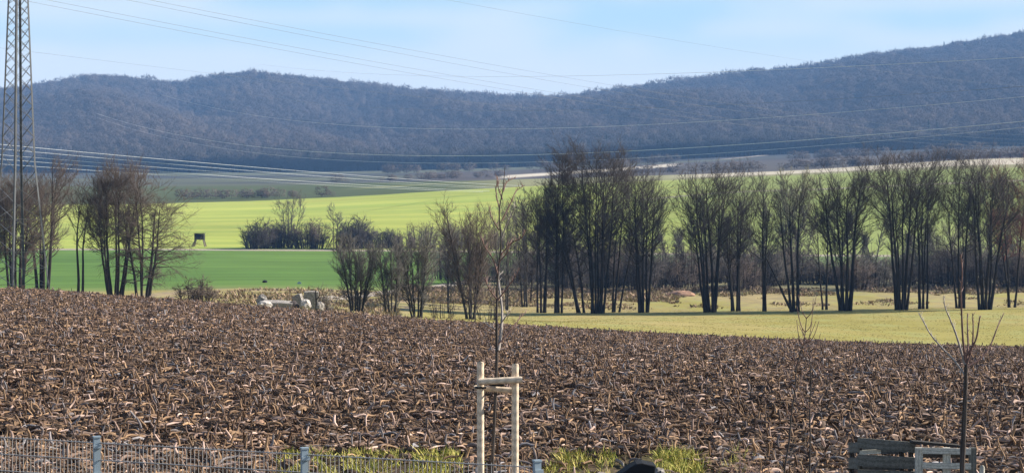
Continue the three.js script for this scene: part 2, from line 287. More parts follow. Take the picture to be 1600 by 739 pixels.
{
  const r = rng(11), clodLists = [[], [], []], straw = [[], [], []];
  const place = () => { const d = Math.sqrt(lerp(23.2 ** 2, (FIELD_B + 0.2) ** 2, r())), px = lerp(-130, 1730, r()), x = (px - 800) / F * d; return [d, px, x, groundFast(px, d) + clodRelief(x, d) * smooth(26, 28, d)]; };
  const onVerge = (px, d) => d < 26.4 && (px > 425 && px < 735 || px > 845 && px < 1100);
  for (let k = 0; k < 380000; k++) {
    const [d, px, x, y] = place(); if (onVerge(px, d) && r() < 0.92) continue; const L = 0.022 + 0.075 * Math.pow(r(), 2.6) + 0.02 * r();
    const c = mul(mix(soilAt(x, d), r() < 0.2 ? [0.27, 0.165, 0.11] : [0.085, 0.056, 0.040], 0.7 * r()), 0.42 + 1.2 * r());
    clodLists[k % 3].push({ p: V(x, y + L * 0.2, -d), r: [0.9 * (r() - 0.5), (r() - 0.5) * 2.4, 0.9 * (r() - 0.5)], s: [L * 1.1, L * (0.45 + 0.35 * r()), L * (0.45 + 0.35 * r())], c });
  }
  clodLists.forEach((l, i) => instanced(numbered('soil_clods'), clodLump(100 + i), M.clod, l, ['broken brown clods spread over the ploughed field', 'turned brown soil lumps spread over the ploughed field', 'crumbled brown earth lumps covering the ploughed field'][i], 'soil clods'));
  const bends = [[[-0.5, 0, 0], [-0.22, 0.14, 0.05], [0.15, 0.05, -0.05], [0.5, -0.02, 0.06]], [[-0.5, 0.06, 0.1], [-0.25, -0.03, -0.04], [0.0, 0.12, 0.03], [0.28, 0.10, 0.0], [0.42, -0.16, -0.03]], [[-0.35, -0.2, 0], [-0.34, 0.12, 0.04], [0.0, 0.16, -0.06], [0.3, 0.02, 0.03], [0.5, 0.08, 0.1]]];
  const shapes = bends.map((b) => { const c = new THREE.CatmullRomCurve3(b.map((q) => V(...q))); const P = [], R = []; for (let k = 0; k <= 6; k++) { P.push(c.getPoint(k / 6).multiply(V(1, 0.65, 1.6))); R.push(0.062 * (0.6 + 0.6 * Math.sin(Math.PI * (0.15 + 0.75 * k / 6)))); } return new Geo().tube(P, R, 5).build(); });
  for (let k = 0; k < 330000; k++) {
    const [d, px, x, y] = place(); if (onVerge(px, d) && r() < 0.92) continue; const L = 0.09 + 0.28 * Math.pow(r(), 1.6), up = r() < 0.2, hue = r();
    const pale = Math.pow(r(), 1.6), c = mul(mix([0.075, 0.046, 0.031], hue < 0.28 ? [0.52, 0.37, 0.30] : hue < 0.42 ? [0.25, 0.235, 0.24] : [0.34, 0.215, 0.125], pale), (0.65 + 0.5 * r()) * (1 + 0.15 * (1 - smooth(26, 34, d)) + (px < 600 ? 0.06 : 0))), th = 0.45 + 0.45 * r(), hump = 0.5 + 0.6 * r();
    straw[k % 3].push({ p: V(x, y + (up ? L * 0.25 : 0.04 + 0.04 * r()), -d), r: up ? [0.5 * (r() - 0.5), r() * 6, 1.57 + 1.1 * (r() - 0.5)] : [0.4 * (r() - 0.5), (r() - 0.5) * 2.6, 0.5 * (r() - 0.5)], s: [L, L * hump, L * th], c });
  }
  straw.forEach((l, i) => instanced(numbered('crop_residue'), shapes[i], M.straw, l, ['pale bent straw scattered over the ploughed field', 'curled tan stubble scattered over the ploughed field', 'crooked root stumps and stalks over the ploughed field'][i], 'straw'));
}

// ---------------------------------------------------------------- bare trees
function addTwigs(g, o, dir, len, n, r, droop, thick) {
  for (let k = 0; k < n; k++) { const v = V(r() - 0.5, r() - 0.5, r() - 0.5).normalize().multiplyScalar(0.85).add(dir).normalize(); v.y += 0.28 - droop; v.normalize(); const a = V().copy(o).addScaledVector(dir, (r() - 0.5) * len * 0.7); g.spike(a, V().copy(a).addScaledVector(v, len * (0.5 + 0.7 * r())), thick); }
}
// o: height, width, stems, crown (fraction where branches start), branches, bark / twig materials ...
function bareTree(o) {
  const r = rng(o.seed), H = o.h, Wd = o.w, root = base(o.name || 'bare_tree', o.pos, o.label, 'tree', o.group);
  const crown = new Geo(), n = o.stems, thick = o.thick ?? 0.008, cs0 = o.crown ?? 0.4, baseR = o.baseR ?? 0.17 * Math.sqrt(n), droop = o.droop ?? 0;
  for (let i = 0; i < n; i++) {
    const stem = new Geo(), a = (i + 0.5 * r()) / n * Math.PI * 2 + (o.turn ?? 0), far = n === 1 ? 0.15 : 0.2 + 0.8 * r(), h = H * (n === 1 ? 1 : 0.62 + 0.38 * r()) * (i === 0 ? 1 / (n === 1 ? 1 : 0.9) * 0.95 : 1);
    const b = V(Math.cos(a) * baseR, -0.35, Math.sin(a) * baseR * 0.7), topx = Math.cos(a) * Wd * (o.spread ?? 0.36) * far + (o.lean ?? 0), topz = Math.sin(a) * Wd * 0.36 * far;
    const N = 11, pts = [], rad = [], r0 = (o.r0 ?? 0.15) * 0.82 * (0.7 + 0.5 * r()), wob = o.wobble ?? 0.12, ph = r() * 9, bow = (r() - 0.5) * 0.5;
    for (let k = 0; k <= N; k++) { const t = k / N, e = Math.pow(t, 1 + bow * 0.6); pts.push(V(lerp(b.x, topx, e) + wob * Wd * 0.22 * Math.sin(t * 5 + ph) * t + 0.05 * (r() - 0.5), lerp(b.y, h, t), lerp(b.z, topz, e) + wob * Wd * 0.2 * Math.cos(t * 4.3 + ph) * t)); rad.push(r0 * (Math.pow(1 - t, 0.85) * 0.95 + 0.05) * (k === 0 ? 1.35 : 1) + 0.008); }
    stem.tube(pts, rad, 7);
    part('trunk', stem.build(), o.bark, root);
    const curve = (t) => { const q = t * N, k = Math.min(N - 1, Math.floor(q)); return V().lerpVectors(pts[k], pts[k + 1], q - k); };
    const cs = clamp(cs0 + 0.12 * (r() - 0.5), 0.05, 0.9), nb = Math.round((o.nb ?? 20) * (o.dense ?? 1) * (0.8 + 0.4 * r()));
    for (let q = 0; q < nb; q++) {
      const t = cs + (0.985 - cs) * Math.pow((q + r()) / nb, o.topHeavy ?? 0.8), p0 = curve(t), az = r() < 0.6 ? a + (r() - 0.5) * 2.6 : r() * Math.PI * 2, el = (o.el ?? 0.42) + 0.8 * (r() - 0.5) + 0.35 * t;
      const bl = (o.bl ?? 0.2) * H * (0.45 + 0.75 * r()) * (o.flame ? 1.12 - 0.62 * t : 0.28 + 0.95 * Math.pow(Math.sin(Math.PI * clamp(0.06 + 0.9 * Math.pow((t - cs) / (1 - cs), 1.15), 0, 1)), 0.8)) * (o.side ? 1 + o.side * Math.max(0, Math.cos(az)) : 1), bd = V(Math.cos(az) * Math.cos(el), Math.sin(el), Math.sin(az) * Math.cos(el));
      const rr = Math.min(r0 * (1 - t) * 0.5 + 0.012, 0.05), bp = [p0]; let cd = bd.clone();
      for (let s = 1; s <= 4; s++) { cd.add(V((r() - 0.5) * 0.5, (r() - 0.5) * 0.3 + 0.16 - droop, (r() - 0.5) * 0.5)).normalize(); bp.push(V().copy(bp[s - 1]).addScaledVector(cd, bl / 4)); }
      crown.tube(bp, [rr, rr * 0.75, rr * 0.55, rr * 0.35, 0.006], 4, false);
      const ns = o.ns ?? 5;
      for (let s = 0; s < ns; s++) {
        const u = 0.8 + 3.1 * (s + r()) / ns, k = Math.min(3, Math.floor(u)), p1 = V().lerpVectors(bp[k], bp[k + 1], u - k), sd = V().subVectors(bp[k + 1], bp[k]).normalize().add(V(r() - 0.5, r() - 0.4 - droop * 0.6, r() - 0.5).multiplyScalar(1.7)).normalize(), sl = bl * (0.26 + 0.3 * r());
        const p2 = V().copy(p1).addScaledVector(sd, sl * 0.5), d2 = sd.clone().add(V((r() - 0.5) * 0.7, 0.18 - droop, (r() - 0.5) * 0.7)).normalize(), p3 = V().copy(p2).addScaledVector(d2, sl * 0.5);
        crown.tube([p1, p2, p3], [thick * 1.6, thick * 1.2, 0.004], 3, false);
        addTwigs(crown, p2, d2, sl * 0.75 + 0.15, o.nt ?? 5, r, droop, thick);
      }
    }
  }
  part('crown', crown.build(), o.twig, root);
  return root;
}
const H_OF = (px, d, top) => (EYE + (370 - top) / F * d) - groundFast(px, d);
const W_OF = (w, d) => w / F * d;
let seed = 500;
function alder(px, d, top, w, stems, label, o = {}) {
  return bareTree({ seed: seed++, pos: spot(px, d), h: H_OF(px, d, top), w: W_OF(w, d) * 1.12, stems, bark: M.bark, twig: M.twig, label, name: 'alder_tree', dense: o.group ? 0.95 : 1.2, ns: 6, nt: 7, bl: 0.23, ...o });
}
// the row along the meadow, from left to right
alder(846, 171, 300, 75, 4, 'first bare multi-stemmed alder at the left end of the meadow row', { crown: 0.35, nb: 22, r0: 0.15 });
alder(908, 170, 285, 70, 3, 'alder of slim stems leaning left, right of the row end clump', { lean: -1.6, crown: 0.35, nb: 20 });
alder(934, 169, 226, 85, 7, 'tallest bare alder clump with many thick dark stems in the meadow row', { crown: 0.36, nb: 26, r0: 0.17, nt: 6 });
alder(962, 171, 275, 60, 3, 'alder leaning right just beside the tallest clump', { lean: 1.2, crown: 0.4 });
alder(1006, 170, 268, 66, 5, 'upright narrow alder clump between the tallest clump and the gap', { crown: 0.36, nb: 24 });
alder(1110, 169, 268, 104, 7, 'broad alder clump on a stout shared base right of the gap', { crown: 0.42, nb: 22, r0: 0.18, lean: -0.7 });
alder(1150, 171, 280, 66, 5, 'alder clump of five thin stems next to the broad clump', { crown: 0.42, nb: 20 });
alder(1196, 170, 285, 48, 2, 'alder of two straight dark stems standing alone in the row', { crown: 0.4, nb: 24, r0: 0.18 });
alder(1242, 169, 284, 80, 3, 'heavy forked alder whose leaning stem crosses to the left', { crown: 0.5, nb: 16, r0: 0.21, bl: 0.18 });
bareTree({ seed: 77, pos: spot(1238, 167.5), h: H_OF(1238, 168, 385), w: 0.5, stems: 1, lean: -2.6, crown: 0.75, nb: 8, bl: 0.3, r0: 0.15, bark: M.bark, twig: M.twig, name: 'alder_tree', label: 'single short trunk leaning steeply left before the forked alder' });
alder(1291, 172, 300, 40, 2, 'thin two-stemmed alder left of the round crowned clump', { crown: 0.45, nb: 14, r0: 0.12 });
alder(1322, 169, 270, 92, 6, 'alder clump with dense rounded dark crown and thick base', { crown: 0.42, nb: 28, r0: 0.18, nt: 7, topHeavy: 0.6 });
alder(1410, 169, 243, 90, 6, 'tall alder clump fanning out from one base, right half of the row', { crown: 0.5, nb: 20, r0: 0.17 });
alder(1444, 171, 250, 66, 4, 'slender alder clump directly right of the tall fanning one', { crown: 0.48, nb: 20, r0: 0.15 });
alder(1502, 172, 262, 62, 4, 'alder clump seen behind the forked sapling on the right', { crown: 0.42, nb: 20, r0: 0.14 });
alder(1540, 168, 236, 100, 6, 'widest tall alder clump near the right end of the row', { crown: 0.42, nb: 22, r0: 0.17 });
alder(1582, 173, 268, 66, 3, 'alder with reddish brown crown, last full one on the right', { crown: 0.5, nb: 30, nt: 7, r0: 0.14, twig: M.twigRed });
alder(1622, 170, 262, 80, 4, 'alder with reddish crown cut by the right picture edge', { crown: 0.45, nb: 28, nt: 7, twig: M.twigRed });
// nearer, lower clumps at the end of the ploughed field
const fan = { crown: 0.18, nb: 22, bl: 0.24, el: 0.7, spread: 0.37, baseR: 0.26, r0: 0.075, bark: M.barkGrey, twig: M.twigGrey, name: 'willow_shrub', wobble: 0.08, dense: 1.15, ns: 5, nt: 6 };
alder(556, 122, 372, 88, 8, 'fan-shaped willow clump with many pale stems beside the rubble', { ...fan });
alder(611, 120, 384, 50, 5, 'narrow willow clump between two wider willow clumps', { ...fan });
alder(652, 122, 362, 80, 7, 'taller fan-shaped willow clump, third from the rubble', { ...fan });
alder(736, 134, 330, 100, 7, 'large grey willow clump with bushy crown left of the staked sapling', { ...fan, nb: 26, nt: 6, r0: 0.1, twig: M.twigBrown });
alder(700, 165, 352, 40, 2, 'slim grey tree behind the two willow clumps', { ...fan, name: 'bare_tree' });
alder(790, 176, 312, 60, 3, 'thin grey tree behind the staked sapling', { ...fan, name: 'bare_tree', r0: 0.1 });
alder(820, 182, 322, 44, 3, 'thin dark tree between the staked sapling and the alder row', { ...fan, name: 'bare_tree', r0: 0.1, twig: M.twig });
// left of the picture, behind the crest
const left = { bark: M.bark, twig: M.twigBrown, bl: 0.23, dense: 1.35, r0: 0.2 };
alder(-14, 160, 285, 70, 4, 'dark alder cut by the left picture edge behind the pylon', { ...left, crown: 0.35, nb: 24 });
alder(24, 158, 268, 74, 5, 'dark alder clump standing right behind the lattice pylon', { ...left, crown: 0.35, nb: 26 });
alder(66, 162, 264, 76, 5, 'brown crowned alder clump just right of the pylon foot', { ...left, crown: 0.4, nb: 26, nt: 6 });
alder(122, 150, 262, 40, 2, 'crooked forked tree alone between pylon and big left clump', { ...left, crown: 0.55, nb: 9, r0: 0.15, wobble: 0.5, nt: 3 });
alder(178, 150, 266, 120, 7, 'large left alder clump with dense brown tops', { ...left, crown: 0.55, nb: 26, r0: 0.17, nt: 7, topHeavy: 0.7 });
alder(222, 148, 282, 110, 5, 'alder with long drooping side branches at the right of the left clump', { ...left, crown: 0.2, nb: 26, r0: 0.16, nt: 6, droop: 0.24, el: 0.25, side: 0.35, bl: 0.22 });

// dense dark pair at the left of the tallest clump
alder(873, 170, 234, 78, 3, 'tall dark alder with ragged dense layered crown, left of the tallest clump', { dense: 2.6, crown: 0.26, bl: 0.15, el: 0.15, nt: 9, r0: 0.16, spread: 0.2 });
alder(826, 190, 312, 50, 2, 'low dense dark alder at the left foot of the ragged dense one', { dense: 2.0, crown: 0.15, bl: 0.17, el: 0.2, nt: 8, r0: 0.1, spread: 0.25 });

// ---------------------------------------------------------------- thicket behind the alder row and bushes by the farm track
function bush(px, d, top, w, label, group, o = {}) {
  const r = rng(seed++), H = H_OF(px, d, top), R = W_OF(w, d) / 2, root = base(o.name || 'bare_shrub', spot(px, d), label, 'shrub', group), st = new Geo(), cr = new Geo(), n = o.n ?? 26;
  for (let k = 0; k < n; k++) {
    const a = r() * 6.283, q = Math.sqrt(r()), b = V(Math.cos(a) * R * 0.72 * q, -0.2, Math.sin(a) * R * 0.72 * q), hh = H * (0.6 + 0.4 * r()) * Math.sqrt(1.02 - 0.85 * q * q) * 0.92, e = V(Math.cos(a) * R * q, hh, Math.sin(a) * R * q), m = V().lerpVectors(b, e, 0.5).add(V((r() - 0.5) * 0.3, 0.25, (r() - 0.5) * 0.3));
    st.tube([b, m, e], [0.05, 0.03, 0.008].map((v) => v * (o.rs ?? 1)), 4, false);
    const nn = o.nn ?? 9;
    for (let s = 0; s < nn; s++) { const t = 0.05 + 0.95 * (s + r()) / nn, p = t < 0.5 ? V().lerpVectors(b, m, t * 2) : V().lerpVectors(m, e, t * 2 - 1), dv = V(r() - 0.5, r() * 0.45, r() - 0.5).normalize(), L = H * 0.2 * (0.5 + r()), p2 = V().copy(p).addScaledVector(dv, L); cr.spike(p, p2, 0.022 * (o.rs ?? 1)); addTwigs(cr, V().lerpVectors(p, p2, 0.6), dv, L * 0.8, o.nt ?? 5, r, 0, 0.014 * (o.rs ?? 1)); }
  }
  part('stem', st.build(), o.bark ?? M.barkBrown, root); part('crown', cr.build(), o.twig ?? M.twigGrey, root); return root;
}
{
  const r = rng(31), G = 'bare shrubs of the thicket behind the alder row';
  for (let k = 0; k < 52; k++) {
    const px = k < 4 ? 690 + 38 * k : 760 + k * 17.5 + 12 * (r() - 0.5), d = 208 + 30 * r() + (px < 860 ? 10 : 0), gap = px > 1180 && px < 1420 ? 14 : 0;
    bush(px, d, 366 + gap * 1.5 + 50 * (r() - 0.5) + (px < 860 ? 14 : 0), 54 + 26 * r(), 'grey brown leafless shrub in the thicket behind the alder row', G, { n: 26, nn: 11, nt: 7, rs: 1.15, twig: [M.twigGrey, M.twigBrown, M.twig, M.twigBrown, M.twig][k % 5] });
  }
  const G2 = 'slender bare trees beyond the thicket';
  for (let k = 0; k < 22; k++) {
    const px = 835 + k * 36 + 22 * (r() - 0.5), d = 240 + 60 * r();
    alder(px, d, 338 + 50 * (r() - 0.5), 66, 2, 'slender grey bare tree rising from behind the thicket', { group: G2, name: 'thicket_tree', bark: M.barkBrown, twig: [M.twigBrown, M.twig, M.twig][k % 3], nb: 28, ns: 6, nt: 7, crown: 0.2, thick: 0.014, r0: 0.12, bl: 0.22 });
  }
}
bush(306, 102, 428, 62, 'small ragged brown shrub on the left edge of the ploughed field', null, { n: 26, nn: 12, nt: 7, rs: 0.75, twig: M.twigBrown });
const T = 'bushes along the farm track';
bush(402, 338, 338, 62, 'rounded dark bush at the left end of the hedge by the track', T, { n: 52, nn: 12, nt: 7, rs: 1.7, twig: M.twig });
bush(440, 342, 344, 56, 'low dark bush left of the thin bare tree by the track', T, { n: 46, nn: 12, nt: 7, rs: 1.7, twig: M.twig });
bush(485, 340, 338, 70, 'wide grey bush right of the thin bare tree by the track', T, { n: 52, nn: 12, nt: 7, rs: 1.7, twig: M.twigBrown });
bush(556, 339, 336, 60, 'darkest rounded bush of the hedge, right of the small bare tree', T, { n: 60, nn: 12, nt: 8, rs: 1.9, twig: M.twig });
bush(596, 342, 354, 60, 'low dark bush trailing right from the darkest round bush', T, { n: 46, nn: 12, nt: 7, rs: 1.7, twig: M.twig });
bush(660, 344, 338, 56, 'brown bush by the track left of the large willow', T, { n: 30, nn: 9, nt: 6, rs: 1.5, twig: M.twigBrown });
bush(630, 340, 358, 46, 'small low bush between two bushes on the track edge', T, { n: 24, nn: 9, nt: 6, rs: 1.6, twig: M.twigBrown });
bush(715, 342, 340, 66, 'tall brown bush by the track behind the large willow', T, { n: 34, nn: 10, nt: 6, rs: 1.5, twig: M.twigBrown });
bush(780, 340, 352, 64, 'bush by the track behind the staked sapling', T, { n: 30, nn: 10, nt: 6, rs: 1.5, twig: M.twigBrown });
alder(452, 341, 304, 56, 4, 'thin bare tree growing out of the hedge by the track', { name: 'bare_tree', bark: M.barkGrey, twig: M.twigGrey, nb: 13, nt: 5, thick: 0.014, r0: 0.14, crown: 0.25 });
alder(524, 341, 318, 30, 3, 'small narrow bare tree in the gap of the track hedge', { name: 'bare_tree', bark: M.barkGrey, twig: M.twigGrey, nb: 12, nt: 5, thick: 0.014, r0: 0.1, crown: 0.25 });
alder(1238, 300, 272, 70, 3, 'yellowish bare tree above the thicket right of the middle', { name: 'bare_tree', bark: M.barkGrey, twig: M.twigOlive, nb: 26, nt: 7, thick: 0.018, r0: 0.12, crown: 0.25 });
bush(498, 104, 438, 26, 'small grey bush growing behind the white slab', null, { n: 12, nn: 7, nt: 5, rs: 0.6, twig: M.twigGrey });
bush(770, 128, 446, 60, 'low tangled scrub at the field end behind the staked sapling', null, { n: 18, nn: 6, nt: 3, rs: 0.5, twig: M.twigBrown });
bush(690, 130, 450, 60, 'low brown scrub between the willow clumps', null, { n: 18, nn: 6, nt: 3, rs: 0.5, twig: M.twigBrown });
// ---------------------------------------------------------------- forest on the hills
{
  const variants = [0, 1].map((v) => { const g = new Geo(), r = rng(60 + v); g.tube([V(0, -1, 0), V(0.1, 6, 0)], [0.3, 0.15], 3, false); for (let k = 0; k < 125; k++) { const u = V(r() - 0.5, r() - 0.5, r() - 0.5).normalize(), q = Math.cbrt(0.1 + 0.9 * r()), b = V(u.x * q * 4.6, 7.2 + u.y * q * 4.4, u.z * q * 4.6), e = V(r() - 0.5 + u.x * 0.6, r() - 0.15 + u.y * 0.4, r() - 0.5 + u.z * 0.6).normalize().multiplyScalar(1.5 + 1.2 * r()).add(b); g.spike(b, e, 0.20); } return g.build(); });
  const r = rng(91), lists = [[], []], con = [];
  for (let k = 0; k < 58000; k++) {
    const t = r(), d = k < 44000 ? Math.sqrt(lerp(1400 ** 2, 2680 ** 2, t)) : k < 49000 ? 1400 + 60 * r() * r() : lerp(2500, 2660, t), px = lerp(-220, 1820, r());
    const x = (px - 800) / F * d, y = groundFast(px, d), patch = fbm(x / 160 + 3, d / 220, 4), s = 0.72 + 0.6 * r() * r() + (d > 2480 ? 0.6 * Math.pow(r(), 3) : 0);
    const low = 1 - smooth(1420, 1640, d + 120 * (patch - 0.5));
    const c = mul(mix(mix([0.062, 0.050, 0.044], [0.088, 0.068, 0.054], clamp((patch - 0.35) * 2.5, 0, 1)), [0.042, 0.041, 0.040], low * 0.7), 0.85 + 0.3 * r());
    if (r() < 0.012 + 0.10 * low) con.push({ p: V(x, y, -d), r: [0, r() * 6, 0], s: [s * 0.95, s, s * 0.95], c: [0.030, 0.038, 0.030] });
    else lists[k & 1].push({ p: V(x, y, -d), r: [0, r() * 6.28, 0], s: [s * (0.8 + 0.5 * r()), s * (0.85 + 0.35 * r()), s * (0.8 + 0.5 * r())], c });
  }
  lists.forEach((l, i) => instanced(numbered('hillside_forest'), variants[i], M.forest, l, ['leafless winter forest covering the long blue hills', 'bare broadleaf wood mixed over the long blue hills'][i], 'forest'));
  {
    const hedge = [], h = rng(41);
    for (const [pa, da, pb, db, n, hs] of [[280, 640, 520, 606, 34, 0.3], [520, 830, 800, 900, 40, 0.35], [600, 1180, 1060, 1230, 60, 0.5], [980, 880, 1330, 850, 60, 0.38], [1320, 820, 1620, 790, 70, 0.42], [830, 1040, 980, 1100, 18, 0.4], [1220, 1150, 1600, 1080, 50, 0.5]]) for (let k = 0; k < n; k++) { const t = h(), px = lerp(pa, pb, t), d = lerp(da, db, t) + 6 * h(), s = hs * (0.4 + 0.9 * h()); hedge.push({ p: spot(px, d).add(V(0, -2.2 * s, 0)), r: [0, h() * 6.28, 0], s: [s * 1.5, s, s * 1.5], c: mul([0.10, 0.08, 0.066], 0.7 + 0.6 * h()) }); }
    instanced('far_hedgerows', variants[0], M.forest, hedge, 'low leafless hedgerows between the far fields before the hill', 'hedgerows');
  }
  const cg = new Geo(), q = rng(7); cg.tube([V(0, -1, 0), V(0, 11, 0)], [0.3, 0.05], 3, false); for (let k = 0; k < 50; k++) { const tt = (k + 0.5) / 50, a = q() * 6.283, R = 3.2 * (1 - tt) + 0.4; cg.spike(V(0, 2 + 10 * tt, 0), V(Math.cos(a) * R, 1.6 + 10 * tt, Math.sin(a) * R), 0.5); }
  instanced('conifers_in_forest', cg.build(), M.forest, con, 'dark conifers scattered among the bare trees of the hills', 'forest');
}

// ---------------------------------------------------------------- lattice pylon
{
  const D = 146, px = 27, s0 = spot(px, D), top = 44, mpp = D / F;                // metres per photo pixel at this distance
  const t = base('lattice_pylon', s0, 'tall steel lattice power pylon at the left edge above the trees', 'pylon');
  const yOf = (row) => (EYE + (370 - row) * mpp) - s0.y;
  const prof = [[-0.3, 52 * mpp], [yOf(255), 26.5 * mpp], [yOf(0), 16 * mpp], [yOf(-260), 7 * mpp]];
  const half = (y) => { for (let k = 0; k < 3; k++) if (y <= prof[k + 1][0] || k === 2) return lerp(prof[k][1], prof[k + 1][1], (y - prof[k][0]) / (prof[k + 1][0] - prof[k][0])); };
  const A0 = 1.50;                                                         // one corner looks at the camera
  const corner = (k, y) => V(Math.cos(A0 + k * Math.PI / 2) * half(y), y, Math.sin(A0 + k * Math.PI / 2) * half(y));
  for (let k = 0; k < 4; k++) {
    const g = new Geo(), w = 0.13, th = 0.03;
    for (let n = 0; n < 3; n++) { const a = corner(k, prof[n][0]), b = corner(k, prof[n + 1][0]), ang = A0 + k * Math.PI / 2; for (const e of [-1, 1]) { const dir = V(-Math.cos(ang) * 0.7 - e * Math.sin(ang) * 0.7, 0, -Math.sin(ang) * 0.7 + e * Math.cos(ang) * 0.7).multiplyScalar(w / 2); const sA = V().addVectors(a, dir), sB = V().addVectors(b, dir), u = dir.clone().normalize(), v = V(-u.z, 0, u.x);
        const c = [[-1, -1], [1, -1], [1, 1], [-1, 1]], P = (o, q) => V().copy(o).addScaledVector(u, q[0] * w / 2).addScaledVector(v, q[1] * th / 2);
        for (let m = 0; m < 4; m++) { const q0 = c[m], q1 = c[(m + 1) % 4]; g.tri(P(sA, q0), P(sB, q0), P(sB, q1)); g.tri(P(sA, q0), P(sB, q1), P(sA, q1)); } } }
    part('leg', g.build(), M.steel, t);
  }
  const br = (a, b, w = 0.055) => part('brace', new Geo().beam(a, b, w, w * 0.4).build(), M.steel, t);
  let y = 0.5; const kink = prof[1][0], topY = prof[3][0];
  while (y < topY - 0.5) {
    const step = y < kink ? 1.25 : Math.max(0.6, half(y) * 1.0), y2 = Math.min(y + step, topY);
    for (let k = 0; k < 4; k++) { const n = (k + 1) % 4; br(corner(k, y), corner(n, y2)); if (y >= kink) br(corner(n, y), corner(k, y2), 0.05); else if (y < 6.5) br(corner(n, y2), corner(k, y2), 0.05); }
    y = y2;
  }
  // cross-arms above the picture
  for (const [ay, len] of [[yOf(-50), 4.6], [yOf(-150), 3.8], [yOf(-235), 2.8]]) for (const sgn of [-1, 1]) { const dir = V(sgn * 0.8, 0, sgn * 0.6), tip = V(0, ay, 0).addScaledVector(dir, len), g = new Geo(); for (let k = 0; k < 4; k++) { const c = corner(k, ay - 0.6), c2 = corner(k, ay + 0.6); if (c.x * dir.x + c.z * dir.z > 0) { g.beam(c, tip, 0.09, 0.05); g.beam(c2, tip, 0.09, 0.05); } } part('cross_arm', g.build(), M.steel, t); }
  for (let k = 0; k < 4; k++) { const c = corner(k, -0.2); part('footing', new THREE.CylinderGeometry(0.3, 0.35, 0.7, 10).translate(c.x, -0.1, c.z), M.concrete, t); }
}

// ---------------------------------------------------------------- overhead cables
function cable(p0, p1, mid, r, mat, label, group) {        // hangs from p0 to p1, with the sag that takes it through mid
  const a = point(...p0), b = point(...p1);
  let best = 0, err = 1e9; for (let s = 0; s < 60; s += 0.05) { let e = 1e9; for (let k = 1; k < 120; k++) { const t = k / 120, q = V().lerpVectors(a, b, t); q.y -= 4 * s * t * (1 - t); const px = 800 + q.x / -q.z * F, row = 370 - (q.y - EYE) / -q.z * F; if (Math.abs(px - mid[0]) < 14) e = Math.min(e, Math.abs(row - mid[1]) + Math.abs(px - mid[0]) * 0.05); } if (e < err) { err = e; best = s; } }
  const pts = [], rad = []; for (let k = 0; k <= 60; k++) { const t = k / 60, q = V().lerpVectors(a, b, t); q.y -= 4 * best * t * (1 - t); pts.push(q); rad.push(r); }
  const m = new THREE.Mesh(new Geo().tube(pts, rad, 5).build(), mat); m.name = numbered('power_cable'); m.castShadow = true; scene.add(m); return tag(m, label, 'power cable', group);
}
const SKYW = 'cables sloping down across the sky from the pylon', LOW = 'bundle of low cables passing before the hill foot at left', HILL = 'cables hanging across the hill on the right';
cable([-60, -18, 150], [1800, 217, 560], [780, 140], 0.013, M.wireDark, 'lowest of the four cables sloping down across the sky from the pylon', SKYW);
cable([-40, -22, 150], [1800, 214, 560], [850, 142], 0.013, M.wireDark, 'third from the top of the four cables sloping across the sky', SKYW);
cable([60, -28, 152], [1800, 212, 560], [900, 133], 0.013, M.wireDark, 'second from the top of the four cables sloping across the sky', SKYW);
cable([70, -32, 152], [1800, 209, 560], [900, 124], 0.013, M.wireDark, 'topmost of the four cables sloping across the sky from the pylon', SKYW);
cable([560, -26, 190], [1900, 140, 560], [880, 35], 0.011, M.wireDark, 'faint single cable crossing the upper sky right of the middle');
cable([-60, 68, 180], [1500, 190, 800], [200, 99], 0.010, M.wireDark, 'very faint cable low in the sky right of the pylon');
cable([-150, 212, 260], [1050, 296, 900], [300, 254], 0.032, M.wire, 'topmost cable of the low bundle before the hill foot', LOW);
cable([-150, 219, 262], [1050, 298, 900], [300, 260], 0.028, M.wire, 'second cable of the low bundle before the hill foot', LOW);
cable([-150, 230, 264], [1050, 299, 900], [300, 266], 0.028, M.wire, 'third cable of the low bundle before the hill foot', LOW);
cable([-150, 237, 266], [1050, 300, 900], [300, 272], 0.032, M.wire, 'fourth cable of the low bundle before the hill foot', LOW);
cable([-150, 246, 268], [1050, 301, 900], [300, 277], 0.028, M.wire, 'lowest cable of the low bundle before the hill foot', LOW);
cable([150, 178, 700], [1900, 160, 190], [1000, 236], 0.040, M.wire, 'bright cable sagging lowest across the hill from centre to right', HILL);
cable([150, 184, 705], [1900, 168, 192], [1100, 241], 0.024, M.wire, 'duller cable just under the bright lowest hill cable', HILL);
cable([250, 148, 700], [1900, 122, 190], [1100, 190], 0.024, M.wire, 'cable sagging across the middle of the hill, rising at right', HILL);
cable([400, 100, 700], [1900, 72, 190], [1250, 108], 0.024, M.wire, 'uppermost faint cable across the hill near the skyline at right', HILL);
cable([300, 130, 690], [1900, 112, 188], [1100, 166], 0.016, M.wireDark, 'thin dull cable across the upper hill between two brighter ones', HILL);

